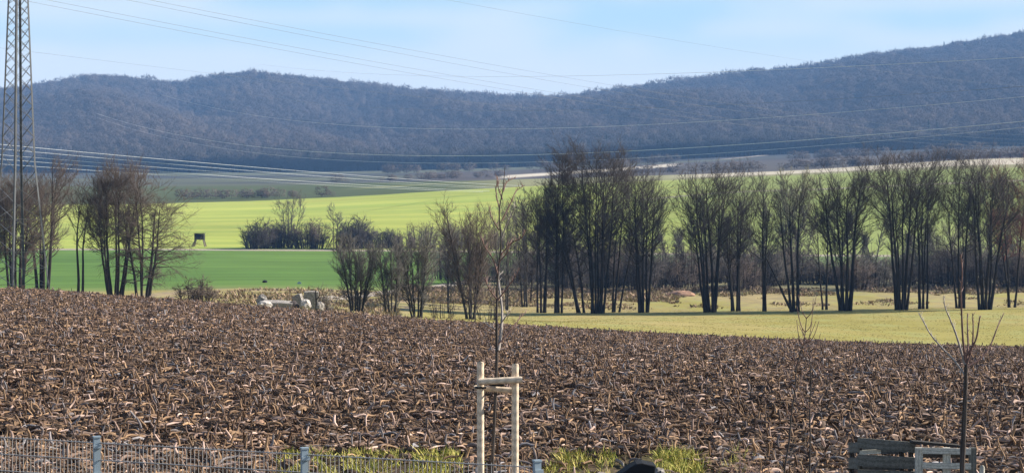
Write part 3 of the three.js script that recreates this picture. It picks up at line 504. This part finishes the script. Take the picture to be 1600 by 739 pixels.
// ---------------------------------------------------------------- raised hide, markers, rubble
{
  const d = 345, t = base('hunting_hide', spot(311, d), 'small dark raised hide on splayed legs beside the farm track', 'raised hide'), h0 = H_OF(311, d, 365);
  const g = new Geo(), w = 0.85, b = h0 - 1.15;
  for (const sx of [-1, 1]) g.beam(V(sx * (w - 0.03), b, 0), V(sx * (w - 0.03), b + 1.1, 0), 1.5, 0.06);
  g.beam(V(-w, b, 0), V(w, b, 0), 1.5, 0.06);
  part('cabin', g.build(), M.hide, t);
  part('front_wall', new Geo().beam(V(-w + 0.07, b + 0.25, 0.72), V(w - 0.07, b + 0.25, 0.72), 0.05, 0.42).build(), M.hide, t);
  part('back_wall', new Geo().beam(V(-w + 0.07, b + 0.57, -0.72), V(w - 0.07, b + 0.57, -0.72), 0.05, 1.05).build(), M.hide, t);
  part('roof', new Geo().beam(V(-w - 0.15, b + 1.13, 0), V(w + 0.15, b + 1.2, 0), 1.8, 0.06).build(), M.hide, t);
  for (const [sx, sz] of [[-1, -1], [1, -1], [-1, 1], [1, 1]]) part('leg', new Geo().beam(V(sx * 1.15, -0.3, sz * 0.9), V(sx * 0.72, b, sz * 0.6), 0.16).build(), M.hidePost, t);
  part('ladder', new Geo().beam(V(-1.5, -0.2, 1.0), V(-0.6, b + 0.1, 0.8), 0.1).beam(V(-1.25, -0.2, 1.25), V(-0.4, b + 0.1, 0.85), 0.1).build(), M.hidePost, t);
}
{
  const t = base('feed_bin', spot(413, 225), 'small black square bin on the dark green field', 'bin'), y = H_OF(413, 225, 439);
  part('post', new THREE.CylinderGeometry(0.05, 0.06, y, 7).translate(0, y / 2 - 0.15, 0), M.darkWood, t); part('body', lump(5, 2, 0.06).scale(0.36, 0.52, 0.35).translate(0, y - 0.45, 0), M.black, t); part('lid', new THREE.CylinderGeometry(0.14, 0.38, 0.1, 9).translate(0, y, 0), M.black, t);
  const u = base('marker_post', spot(467, 222), 'small grey blue marker plate near the edge of the green field', 'marker'), z = H_OF(467, 222, 441);
  part('post', new THREE.CylinderGeometry(0.035, 0.035, z, 6).translate(0, z / 2 - 0.1, 0), M.steel, u); part('plate', new THREE.CylinderGeometry(0.24, 0.24, 0.04, 14).rotateX(Math.PI / 2).translate(0, z - 0.2, 0.05), M.tinSign, u);
}
function rock(px, d, rowMid, w, h, mat, s, name, label, cat, tilt = 0, group) { const p = point(px, rowMid, d), m = new THREE.Mesh(lump(s, 2, 0.22), mat); m.name = numbered(name); m.position.copy(p); m.scale.set(w / F * d / 2, h / F * d / 2, w / F * d * 0.35); m.rotation.set(0, 0.4 * (s % 3), tilt); m.castShadow = m.receiveShadow = true; scene.add(m); return tag(m, label, cat, group); }
function slab(px, d, row, w, h, z, mat, tilt, turn, name, label, cat) {
  const k = d / F, sh = new THREE.Shape(), r = rng(px), a = w * k / 2, b = h * k / 2; sh.moveTo(-a, -b); sh.lineTo(a * 0.96, -b * (0.9 + 0.1 * r())); sh.lineTo(a, b * (0.8 + 0.2 * r())); sh.lineTo(a * 0.1, b); sh.lineTo(-a * 0.95, b * (0.75 + 0.2 * r())); sh.closePath();
  const g = new THREE.ExtrudeGeometry(sh, { depth: z, bevelEnabled: true, bevelSize: 0.03, bevelThickness: 0.03, bevelSegments: 2 }).translate(0, 0, -z / 2), m = new THREE.Mesh(g, mat); m.name = numbered(name); m.position.copy(point(px, row, d)); m.rotation.set(0.12, turn, tilt); m.castShadow = m.receiveShadow = true; scene.add(m); return tag(m, label, cat);
}
rock(409, 99, 471, 17, 22, M.concrete, 3, 'boulder', 'upright grey boulder at the left end of the rubble', 'boulder', 0.1);
rock(413, 97, 477, 24, 13, M.whiteStone, 4, 'boulder', 'small white boulder at the foot of the upright grey one', 'boulder');
slab(433, 98, 478, 44, 12, 0.9, M.concrete, -0.08, 0.1, 'concrete_slab', 'long pale concrete slab lying along the field edge', 'slab');
rock(458, 98, 480, 20, 18, M.darkStone, 5, 'boulder', 'dark boulder between the long slab and the white rubble', 'boulder', 0.3);
slab(466, 99.5, 471, 13, 20, 0.25, M.concrete, 0.35, -0.3, 'concrete_slab', 'narrow grey slab leaning against the dark boulder', 'slab');
rock(477, 98, 477, 17, 19, M.whiteStone, 7, 'boulder', 'bright white boulder in the middle of the rubble', 'boulder', -0.2);
slab(485, 100, 470, 21, 28, 0.22, M.concrete, -0.05, 0.25, 'concrete_slab', 'upright square pale slab at the right end of the rubble', 'slab');
rock(500, 99, 480, 15, 17, M.concrete, 8, 'boulder', 'grey boulder right of the upright square slab', 'boulder');
{
  const t = base('broken_post', spot(493, 99), 'dark broken wooden post standing beside the upright pale slab', 'post'), h = H_OF(493, 99, 455);
  part('shaft', new Geo().tube([V(0, -0.2, 0), V(0.03, h * 0.5, 0), V(-0.02, h, 0)], [0.06, 0.05, 0.035], 7).build(), M.darkWood, t); part('stub', new Geo().tube([V(0.02, h * 0.6, 0), V(0.22, h * 0.85, 0.05)], [0.04, 0.015], 5).build(), M.darkWood, t);
}
rock(1064, 200, 463, 46, 17, std([0.42, 0.27, 0.19], { map: soilTex }), 12, 'soil_heap', 'low reddish heap of bare earth in the gap of the alder row', 'soil heap');

// ---------------------------------------------------------------- garden fence
{
  const P = [-2, -1, 0, 1, 2, 3].map((k) => V(lerp(-4.90, -2.318, k + 0) , 0, -lerp(22.5, 21.3, k)));      // post line, 2.85 m bays
  const topY = EYE - 2.37, t = base('garden_fence', V(0, 0, 0), 'grey double rod mesh garden fence along the bottom left edge', 'fence');
  P.forEach((p, k) => {
    if (k === 5) return;
    const g = ground(800 + p.x / -p.z * F, -p.z), ang = Math.atan2(1.2, 2.582);
    const body = new THREE.BoxGeometry(0.075, topY - g + 0.4, 0.055); body.rotateY(ang); body.translate(p.x, (topY + g - 0.4) / 2, p.z); const post = part('post', body, M.fence, t);
    const cap = new THREE.BoxGeometry(0.088, 0.02, 0.068); cap.rotateY(ang); cap.translate(p.x, topY + 0.01, p.z); part('cap', cap, M.fence, post);
    for (const dy of [0.10, 0.42, 0.74]) { const c = new THREE.BoxGeometry(0.095, 0.04, 0.03); c.translate(0, 0, 0.045); c.rotateY(ang); c.translate(p.x, topY - dy, p.z); part('clamp', c, M.fence, post); }
  });
  const rod = new THREE.CylinderGeometry(0.0042, 0.0042, 1.18, 5);
  for (let k = 0; k < 4; k++) {
    const a = P[k], b = P[k + 1], L = Math.hypot(b.x - a.x, b.z - a.z), panel = new THREE.Group(); panel.name = 'mesh_panel'; panel.position.set(a.x, topY - 0.02, a.z); panel.rotation.y = -Math.atan2(b.z - a.z, b.x - a.x); t.add(panel);
    for (let x = 0.06; x < L - 0.04; x += 0.055) { const m = part('upright_rod', rod, M.rod, panel); m.position.set(x, -0.61, 0); }
    for (const y of [0, 0.2, 0.4, 0.6, 0.8, 1.0]) for (const z of [-0.009, 0.009]) part('cross_rod', new THREE.CylinderGeometry(0.005, 0.005, L - 0.07, 6).rotateZ(Math.PI / 2).translate(L / 2, -y - 0.04, z), M.rod, panel);
  }
}

// ---------------------------------------------------------------- staked sapling
function branchLine(g, pts, r0, r1, sides = 6, bumps = null, r = null) { const c = new THREE.CatmullRomCurve3(pts), n = pts.length * 4, P = [], R = []; for (let k = 0; k <= n; k++) { P.push(c.getPoint(k / n)); R.push(lerp(r0, r1, k / n) * (1 + (k % 3 === 1 ? 0.15 : 0))); } g.tube(P, R, sides); if (bumps) for (let k = 2; k < n; k++) { const q = P[k], v = V(r() - 0.5, 0.5 + r() * 0.5, r() - 0.5).normalize(); g.spike(q, V().copy(q).addScaledVector(v, bumps * (0.4 + r())), 0.006); } }
{
  const D = 22, b = spot(775, D), local = (px, row, dz = 0) => point(px, row, D - dz).sub(b), r = rng(5);
  const t = base('young_tree', b, 'young bare tree tied between two wooden stakes in the middle', 'sapling');
  const g = new Geo(); branchLine(g, [V(-0.03, -0.2, 0), local(769, 740), local(773, 640), local(776, 560), local(776, 480), local(778, 430), local(783, 380), local(780, 330), local(786, 295), local(789, 262)], 0.022, 0.003, 8); part('trunk', g.build(), M.youngBark, t);
  const limbs = [[[778, 548], [783, 518], [784, 485], [781, 455], [779, 432], [786, 426]], [[783, 375], [790, 355], [800, 335], [806, 322]], [[776, 516], [765, 510], [754, 503]], [[783, 505], [790, 496], [797, 486]], [[784, 345], [797, 320], [806, 300], [820, 290]], [[778, 430], [770, 405], [757, 385], [752, 372]], [[781, 330], [775, 300], [777, 280]], [[777, 470], [800, 440], [812, 420]], [[786, 300], [792, 285], [806, 278]], [[781, 400], [800, 380], [815, 372], [822, 360]], [[777, 540], [800, 515], [812, 498], [822, 488]], [[778, 470], [764, 452], [758, 436]], [[780, 360], [768, 340], [764, 322]], [[779, 410], [792, 396], [796, 380]], [[785, 312], [778, 292], [777, 276]]];
  limbs.forEach((l, i) => { const q = new Geo(); branchLine(q, l.map(([x, y], k) => local(x, y, (i % 2 ? 1 : -1) * 0.08 * k)), i === 0 ? 0.022 : 0.009, 0.003, 5, 0.09, r); part('branch', q.build(), i < 4 ? M.paleBark : M.youngTwig, t); });
}
{
  const D = 21.9, b = spot(780, D), local = (px, row, dz = 0) => point(px, row, D - dz).sub(b);
  const t = base('tree_stakes', b, 'pair of round wooden stakes with cross bars supporting the middle sapling', 'tree stakes');
  for (const [px, top, bend] of [[750.5, 566, 1], [805, 569, -1]]) { const hi = local(px, top), lo = V(hi.x + 0.004 * bend, -0.5, 0); const g = new Geo(); g.tube([lo, V().lerpVectors(lo, hi, 0.5), V(hi.x, hi.y - 0.012, 0), hi], [0.040, 0.041, 0.040, 0.032], 14); part('stake', g.build(), M.stake, t); }
  const bar = (x0, y0, x1, y1, z, mat, name, rad) => part(name, new Geo().tube([local(x0, y0, z), local(x0 + 2, y0, z), local(x1 - 2, y1, z), local(x1, y1, z)], [rad * 0.85, rad, rad, rad * 0.85], 10).build(), mat, t);
  bar(748, 597, 816, 594, 0.085, M.stake, 'cross_bar', 0.040);
  bar(741, 607, 808, 611, -0.085, M.stake, 'cross_bar', 0.034);
  part('tie_strap', new THREE.TorusGeometry(0.075, 0.012, 6, 18).rotateX(Math.PI / 2).translate(local(776, 602).x, local(776, 602).y, 0), M.strap, t);
  part('tie_strap', new THREE.TorusGeometry(0.056, 0.012, 6, 18).rotateX(Math.PI / 2).translate(local(750.5, 606).x, local(750, 606).y, 0), M.strap, t);
}
// forked sapling on the right
{
  const D = 20.8, b = spot(1507, D), local = (px, row, dz = 0) => point(px, row, D - dz).sub(b), r = rng(8);
  const t = base('young_tree', b, 'young forked tree with spreading bare shoots in front of the pallet', 'sapling');
  const g = new Geo(); branchLine(g, [V(0, -0.2, 0), local(1505, 735), local(1508, 660), local(1510, 610), local(1511, 570)], 0.033, 0.019, 9); part('trunk', g.build(), M.youngBark, t);
  const limbs = [[[1510, 588], [1494, 566], [1474, 545], [1456, 524], [1444, 503], [1436, 489]], [[1509, 570], [1502, 545], [1494, 520], [1486, 500], [1478, 480], [1476, 462]], [[1510, 568], [1506, 530], [1504, 490], [1503, 455], [1505, 425], [1502, 398]], [[1511, 570], [1514, 540], [1513, 510], [1513, 490]], [[1511, 572], [1520, 545], [1522, 515], [1521, 490]], [[1512, 556], [1526, 532], [1531, 505], [1533, 494]], [[1512, 574], [1534, 560], [1549, 540], [1560, 512], [1570, 490]]];
  limbs.forEach((l, i) => { const q = new Geo(); branchLine(q, l.map(([x, y], k) => local(x, y, (i % 3 - 1) * 0.07 * k)), 0.013, 0.004, 6, 0.06, r); part('branch', q.build(), i < 2 ? M.paleBark : M.youngTwig, t); });
}
// two thin whips
for (const [pts, label] of [[[[1226, 742], [1234, 690], [1237, 650], [1243, 610], [1246, 570], [1256, 540], [1259, 520], [1261, 498]], 'thin dark whip of a sapling, left of the two by the bottom edge'], [[[1266, 742], [1267, 690], [1266, 640], [1268, 600], [1266, 560], [1264, 536]], 'thin dark whip of a sapling, right of the two by the bottom edge']]) {
  const D = 21.5, b = spot(pts[0][0], D), r = rng(pts[0][0]), t = base('sapling_whip', b, label, 'sapling'), g = new Geo();
  branchLine(g, [V(0, -0.2, 0), ...pts.map(([x, y]) => point(x, y, D).sub(b))], 0.012, 0.004, 6); part('stem', g.build(), M.youngBark, t);
  const q = new Geo(); for (let k = 2; k < pts.length; k++) { const a = point(...pts[k], D).sub(b); for (let m = 0; m < 3; m++) { const s = r() < 0.5 ? -1 : 1; branchLine(q, [a, V(a.x + s * 0.05, a.y + 0.07, a.z + 0.05), V(a.x + s * (0.07 + 0.08 * r()), a.y + 0.2 + 0.1 * r(), a.z + 0.1 * (r() - 0.5))], 0.006, 0.003, 4); } } part('twigs', q.build(), M.youngTwig, t);
}

// ---------------------------------------------------------------- boxes, pallet, black hood
{
  const D = 22.4, b = spot(1386, D), k = D / F, X = (px) => (px - 1386) * k, Y = (row) => EYE + (370 - row + 3) * k - b.y;
  const t = base('wooden_compost_box', b, 'weathered grey plank compost box at the bottom right', 'compost box'), dp = 0.62;
  for (const [r0, r1, tl] of [[690, 706, 0.012], [716, 734, 0.006], [740, 760, 0], [764, 784, 0], [790, 812, 0]]) part('plank', new Geo().beam(V(X(1341), (Y(r0) + Y(r1)) / 2 + 0.02, 0), V(X(1431), (Y(r0) + Y(r1)) / 2 - tl * 3, 0), 0.028, (r1 - r0) * k).build(), M.oldWood, t);
  for (const [r0, r1] of [[692, 708], [716, 734], [742, 762]]) for (const x of [1343, 1429]) part('side_plank', new Geo().beam(V(X(x), (Y(r0) + Y(r1)) / 2 - 0.02, -0.02), V(X(x), (Y(r0) + Y(r1)) / 2 - 0.09, -dp), 0.026, (r1 - r0) * k).build(), M.oldWood, t);
  for (const [r0, r1] of [[692, 708], [716, 734], [742, 762]]) part('back_plank', new Geo().beam(V(X(1345), (Y(r0) + Y(r1)) / 2 - 0.10, -dp - 0.02), V(X(1427), (Y(r0) + Y(r1)) / 2 - 0.11, -dp - 0.02), 0.026, (r1 - r0) * k).build(), M.oldWood, t);
  for (const x of [1346, 1426]) for (const z of [-0.05, -dp + 0.03]) part('post', new Geo().beam(V(X(x), -0.1, z), V(X(x), Y(694) + z * 0.15, z), 0.05).build(), M.darkWood, t);
  const wedge = new Geo().beam(V(X(1344), Y(711), -0.03), V(X(1378), Y(709.5), -0.03), 0.02, 0.05); part('lath', wedge.build(), M.paleWood, t);
}
{
  const D = 21.9, b = spot(1479, D), k = D / F, X = (px) => (px - 1479) * k, Y = (row) => EYE + (370 - row - 3) * k - b.y;
  const t = base('upright_pallet', b, 'pale wooden pallet standing upright right of the compost box', 'pallet');
  for (const x of [1437, 1480.5, 1521]) part('bearer', new Geo().beam(V(X(x), -0.05, 0), V(X(x), Y(697), 0), 0.055, 0.08).build(), x === 1521 ? M.oldWood : M.paleWood, t);
  for (const row of [701, 724, 752, 780, 806]) part('board', new Geo().beam(V(X(1441), Y(row), 0.045), V(X(1517), Y(row + 1.5), 0.045), 0.018, 0.07).build(), M.paleWood, t);
  for (const row of [708, 745, 790]) part('back_board', new Geo().beam(V(X(1436), Y(row), -0.05), V(X(1522), Y(row), -0.05), 0.018, 0.08).build(), M.darkWood, t);
  const p = base('loose_plank', point(1465, 694, 22.3), 'dark loose plank lying slanted over the box and pallet tops', 'plank'), kk = 22.3 / F;
  part('board', new Geo().beam(V(-40 * kk, 3.5 * kk, 0), V(35 * kk, -3.5 * kk, 0), 0.16, 0.03).build(), M.darkWood, p);
  const q = base('short_stake', spot(1536, 21.6), 'short pale stake at the bottom edge right of the pallet', 'stake'), hh = H_OF(1536, 21.6, 728);
  part('shaft', new Geo().tube([V(0, -0.2, 0), V(0, hh - 0.02, 0), V(0, hh, 0)], [0.03, 0.03, 0.02], 8).build(), M.paleWood, q);
}
{
  const D = 22, b = spot(998, D), k = D / F, X = (px) => (px - 998) * k, Y = (row) => EYE + (370 - row) * k - b.y;
  const t = base('black_compost_bin', b, 'black plastic bin with sloped hood showing at the bottom edge', 'bin');
  const sh = new THREE.Shape([[962, 745], [968, 741], [985, 729], [994, 724], [1003, 723], [1022, 727], [1021, 734], [1019, 752], [964, 752]].map(([x, y]) => new THREE.Vector2(X(x), Y(y))));
  part('hood', new THREE.ExtrudeGeometry(sh, { depth: 0.34, bevelEnabled: true, bevelSize: 0.012, bevelThickness: 0.02, bevelSegments: 2 }).translate(0, 0, -0.17), M.black, t);
  const yb = Y(750); part('body', new THREE.CylinderGeometry(0.24, 0.30, yb, 4, 1).rotateY(Math.PI / 4).translate(-0.01, yb / 2 - 0.02, 0), M.black, t);
  const pl = base('flat_stone', point(1030, 739, 22.3), 'pale flat stone leaning on the right of the black bin', 'stone'); part('stone', lump(15, 2, 0.25).scale(0.07, 0.06, 0.06), M.whiteStone, pl); part('lower_stone', lump(16, 1, 0.25).scale(0.1, 0.45, 0.08).translate(0, -0.48, 0), M.concrete, pl);
}
// ---------------------------------------------------------------- grass and dry stalks along the fence
{
  const r = rng(77), blade = new Geo(); const w = 0.5; blade.tri(V(-w, 0, 0), V(w, 0, 0), V(-w * 0.7, 0.5, 0.08)); blade.tri(V(w, 0, 0), V(w * 0.7, 0.5, 0.08), V(-w * 0.7, 0.5, 0.08)); blade.tri(V(-w * 0.7, 0.5, 0.08), V(w * 0.7, 0.5, 0.08), V(0, 1, 0.32));
  const list = [], dry = [], zones = [[430, 560, 2400, 0.145], [540, 720, 3400, 0.145], [640, 700, 500, 0.18], [850, 965, 2500, 0.155], [1028, 1095, 2500, 0.19], [1085, 1170, 900, 0.19], [740, 850, 600, 0.12], [-40, 430, 900, 0.07]];
  for (const [a, b, n, h] of zones) for (let k = 0; k < n; k++) { const px = lerp(a, b, r()) + 16 * (r() - 0.5), d = lerp(23.2, 26.4, r()); if (fbm(px / 22, d * 1.5, 2) < 0.30 + 0.1 * r()) continue; const g = groundFast(px, d), hh = h * (0.6 + 0.6 * r()) * (0.7 + 0.5 * noise(px / 14, d * 2)); const y = r(), c = mul(mix([0.20, 0.24, 0.035], [0.52, 0.42, 0.14], y), 0.7 + 0.6 * r()); list.push({ p: V((px - 800) / F * d, g - 0.02, -d), r: [1.5 * (r() - 0.5), r() * 6.28, 1.5 * (r() - 0.5)], s: [0.012 + 0.012 * r(), hh, hh * 1.5], c }); }
  instanced('verge_grass', blade.build(), M.blade, list, 'yellow green tufts of grass behind the fence along the field edge', 'grass');
  for (let k = 0; k < 900; k++) { const px = k < 300 ? lerp(1120, 1340, r()) : lerp(-40, 1640, r()), d = lerp(22.8, 27, r()), g = groundFast(px, d), L = 0.12 + 0.3 * r() * r(); dry.push({ p: V((px - 800) / F * d, g, -d), r: [1.2 * (r() - 0.5), r() * 6.28, 1.2 * (r() - 0.5)], s: [0.008 + 0.006 * r(), L, L * 0.6], c: mul(mix([0.38, 0.30, 0.20], [0.20, 0.15, 0.10], r()), 0.8 + 0.4 * r()) }); }
  instanced('dry_stalks', blade.build(), M.blade, dry, 'dry brown stalks along the near edge of the ploughed field', 'dry stalks');
}
{
  const r = rng(123), g = new Geo(); for (let k = 0; k < 7; k++) { const a = r() * 6.28, b = V(Math.cos(a) * 0.25, 0, Math.sin(a) * 0.25), e = V(Math.cos(a) * (0.4 + 0.6 * r()), 0.6 + 0.5 * r(), Math.sin(a) * (0.4 + 0.6 * r())), s = V(-Math.sin(a) * 0.13, 0, Math.cos(a) * 0.13); g.tri(V().addVectors(b, s), V().subVectors(b, s), e); }
  const tuft = g.build(), short = [], rough = [];
  for (let k = 0; k < 45000; k++) { const d = Math.sqrt(lerp(90.4 ** 2, 176 ** 2, r())), px = lerp(300, 1700, r()), x = (px - 800) / F * d, m = fbm(x * 0.5, d * 0.3, 3); if (m < 0.4) continue; const h = 0.025 + 0.06 * r() * m; short.push({ p: V(x, groundFast(px, d) - 0.01, -d), r: [0, r() * 6.28, 0], s: [h * 1.6, h, h * 1.6], c: mul(mix([0.25, 0.225, 0.065], [0.33, 0.27, 0.10], r()), 0.85 + 0.35 * r()) }); }
  instanced('meadow_grass', tuft, M.blade, short, 'short straw coloured grass tufts on the meadow strip before the alders', 'grass');
  for (let k = 0; k < 42000; k++) { const left = r() < 0.4, px = left ? lerp(330, 1060, r()) : lerp(560, 1720, r()), d = px < 620 ? lerp(101, 200, r()) : lerp(174, 214, Math.sqrt(r())), x = (px - 800) / F * d, m = fbm(x * 0.22 + 5, d * 0.16, 3) + (px < 1060 ? 0.05 : -0.06) + 0.25 * smooth(196, 212, d); if (m < 0.5 || (px > 385 && px < 515 && d < 116)) continue; const h = (0.18 + 0.75 * r() * r()) * (0.35 + 1.2 * (m - 0.4)); rough.push({ p: V(x, groundFast(px, d) - 0.02, -d), r: [0, r() * 6.28, 0], s: [h * 1.3, h, h * 1.3], c: mul(mix(r() < 0.5 ? [0.36, 0.25, 0.16] : [0.30, 0.25, 0.11], [0.14, 0.10, 0.075], r() * r() + 0.5 * smooth(200, 212, d)), 0.7 + 0.5 * r()) }); }
  instanced('rough_grass', tuft, M.blade, rough, 'tan dead grass and brambles on the rough bank behind the alders', 'rough grass');
}
// low tangle of dry canes before the crates
bush(1180, 22.6, 672, 110, 'low tangle of thin dry canes left of the compost box', null, { name: 'dry_canes', n: 22, nn: 4, nt: 2, rs: 0.28, twig: M.youngTwig, bark: M.youngBark });

renderer.render(scene, camera);
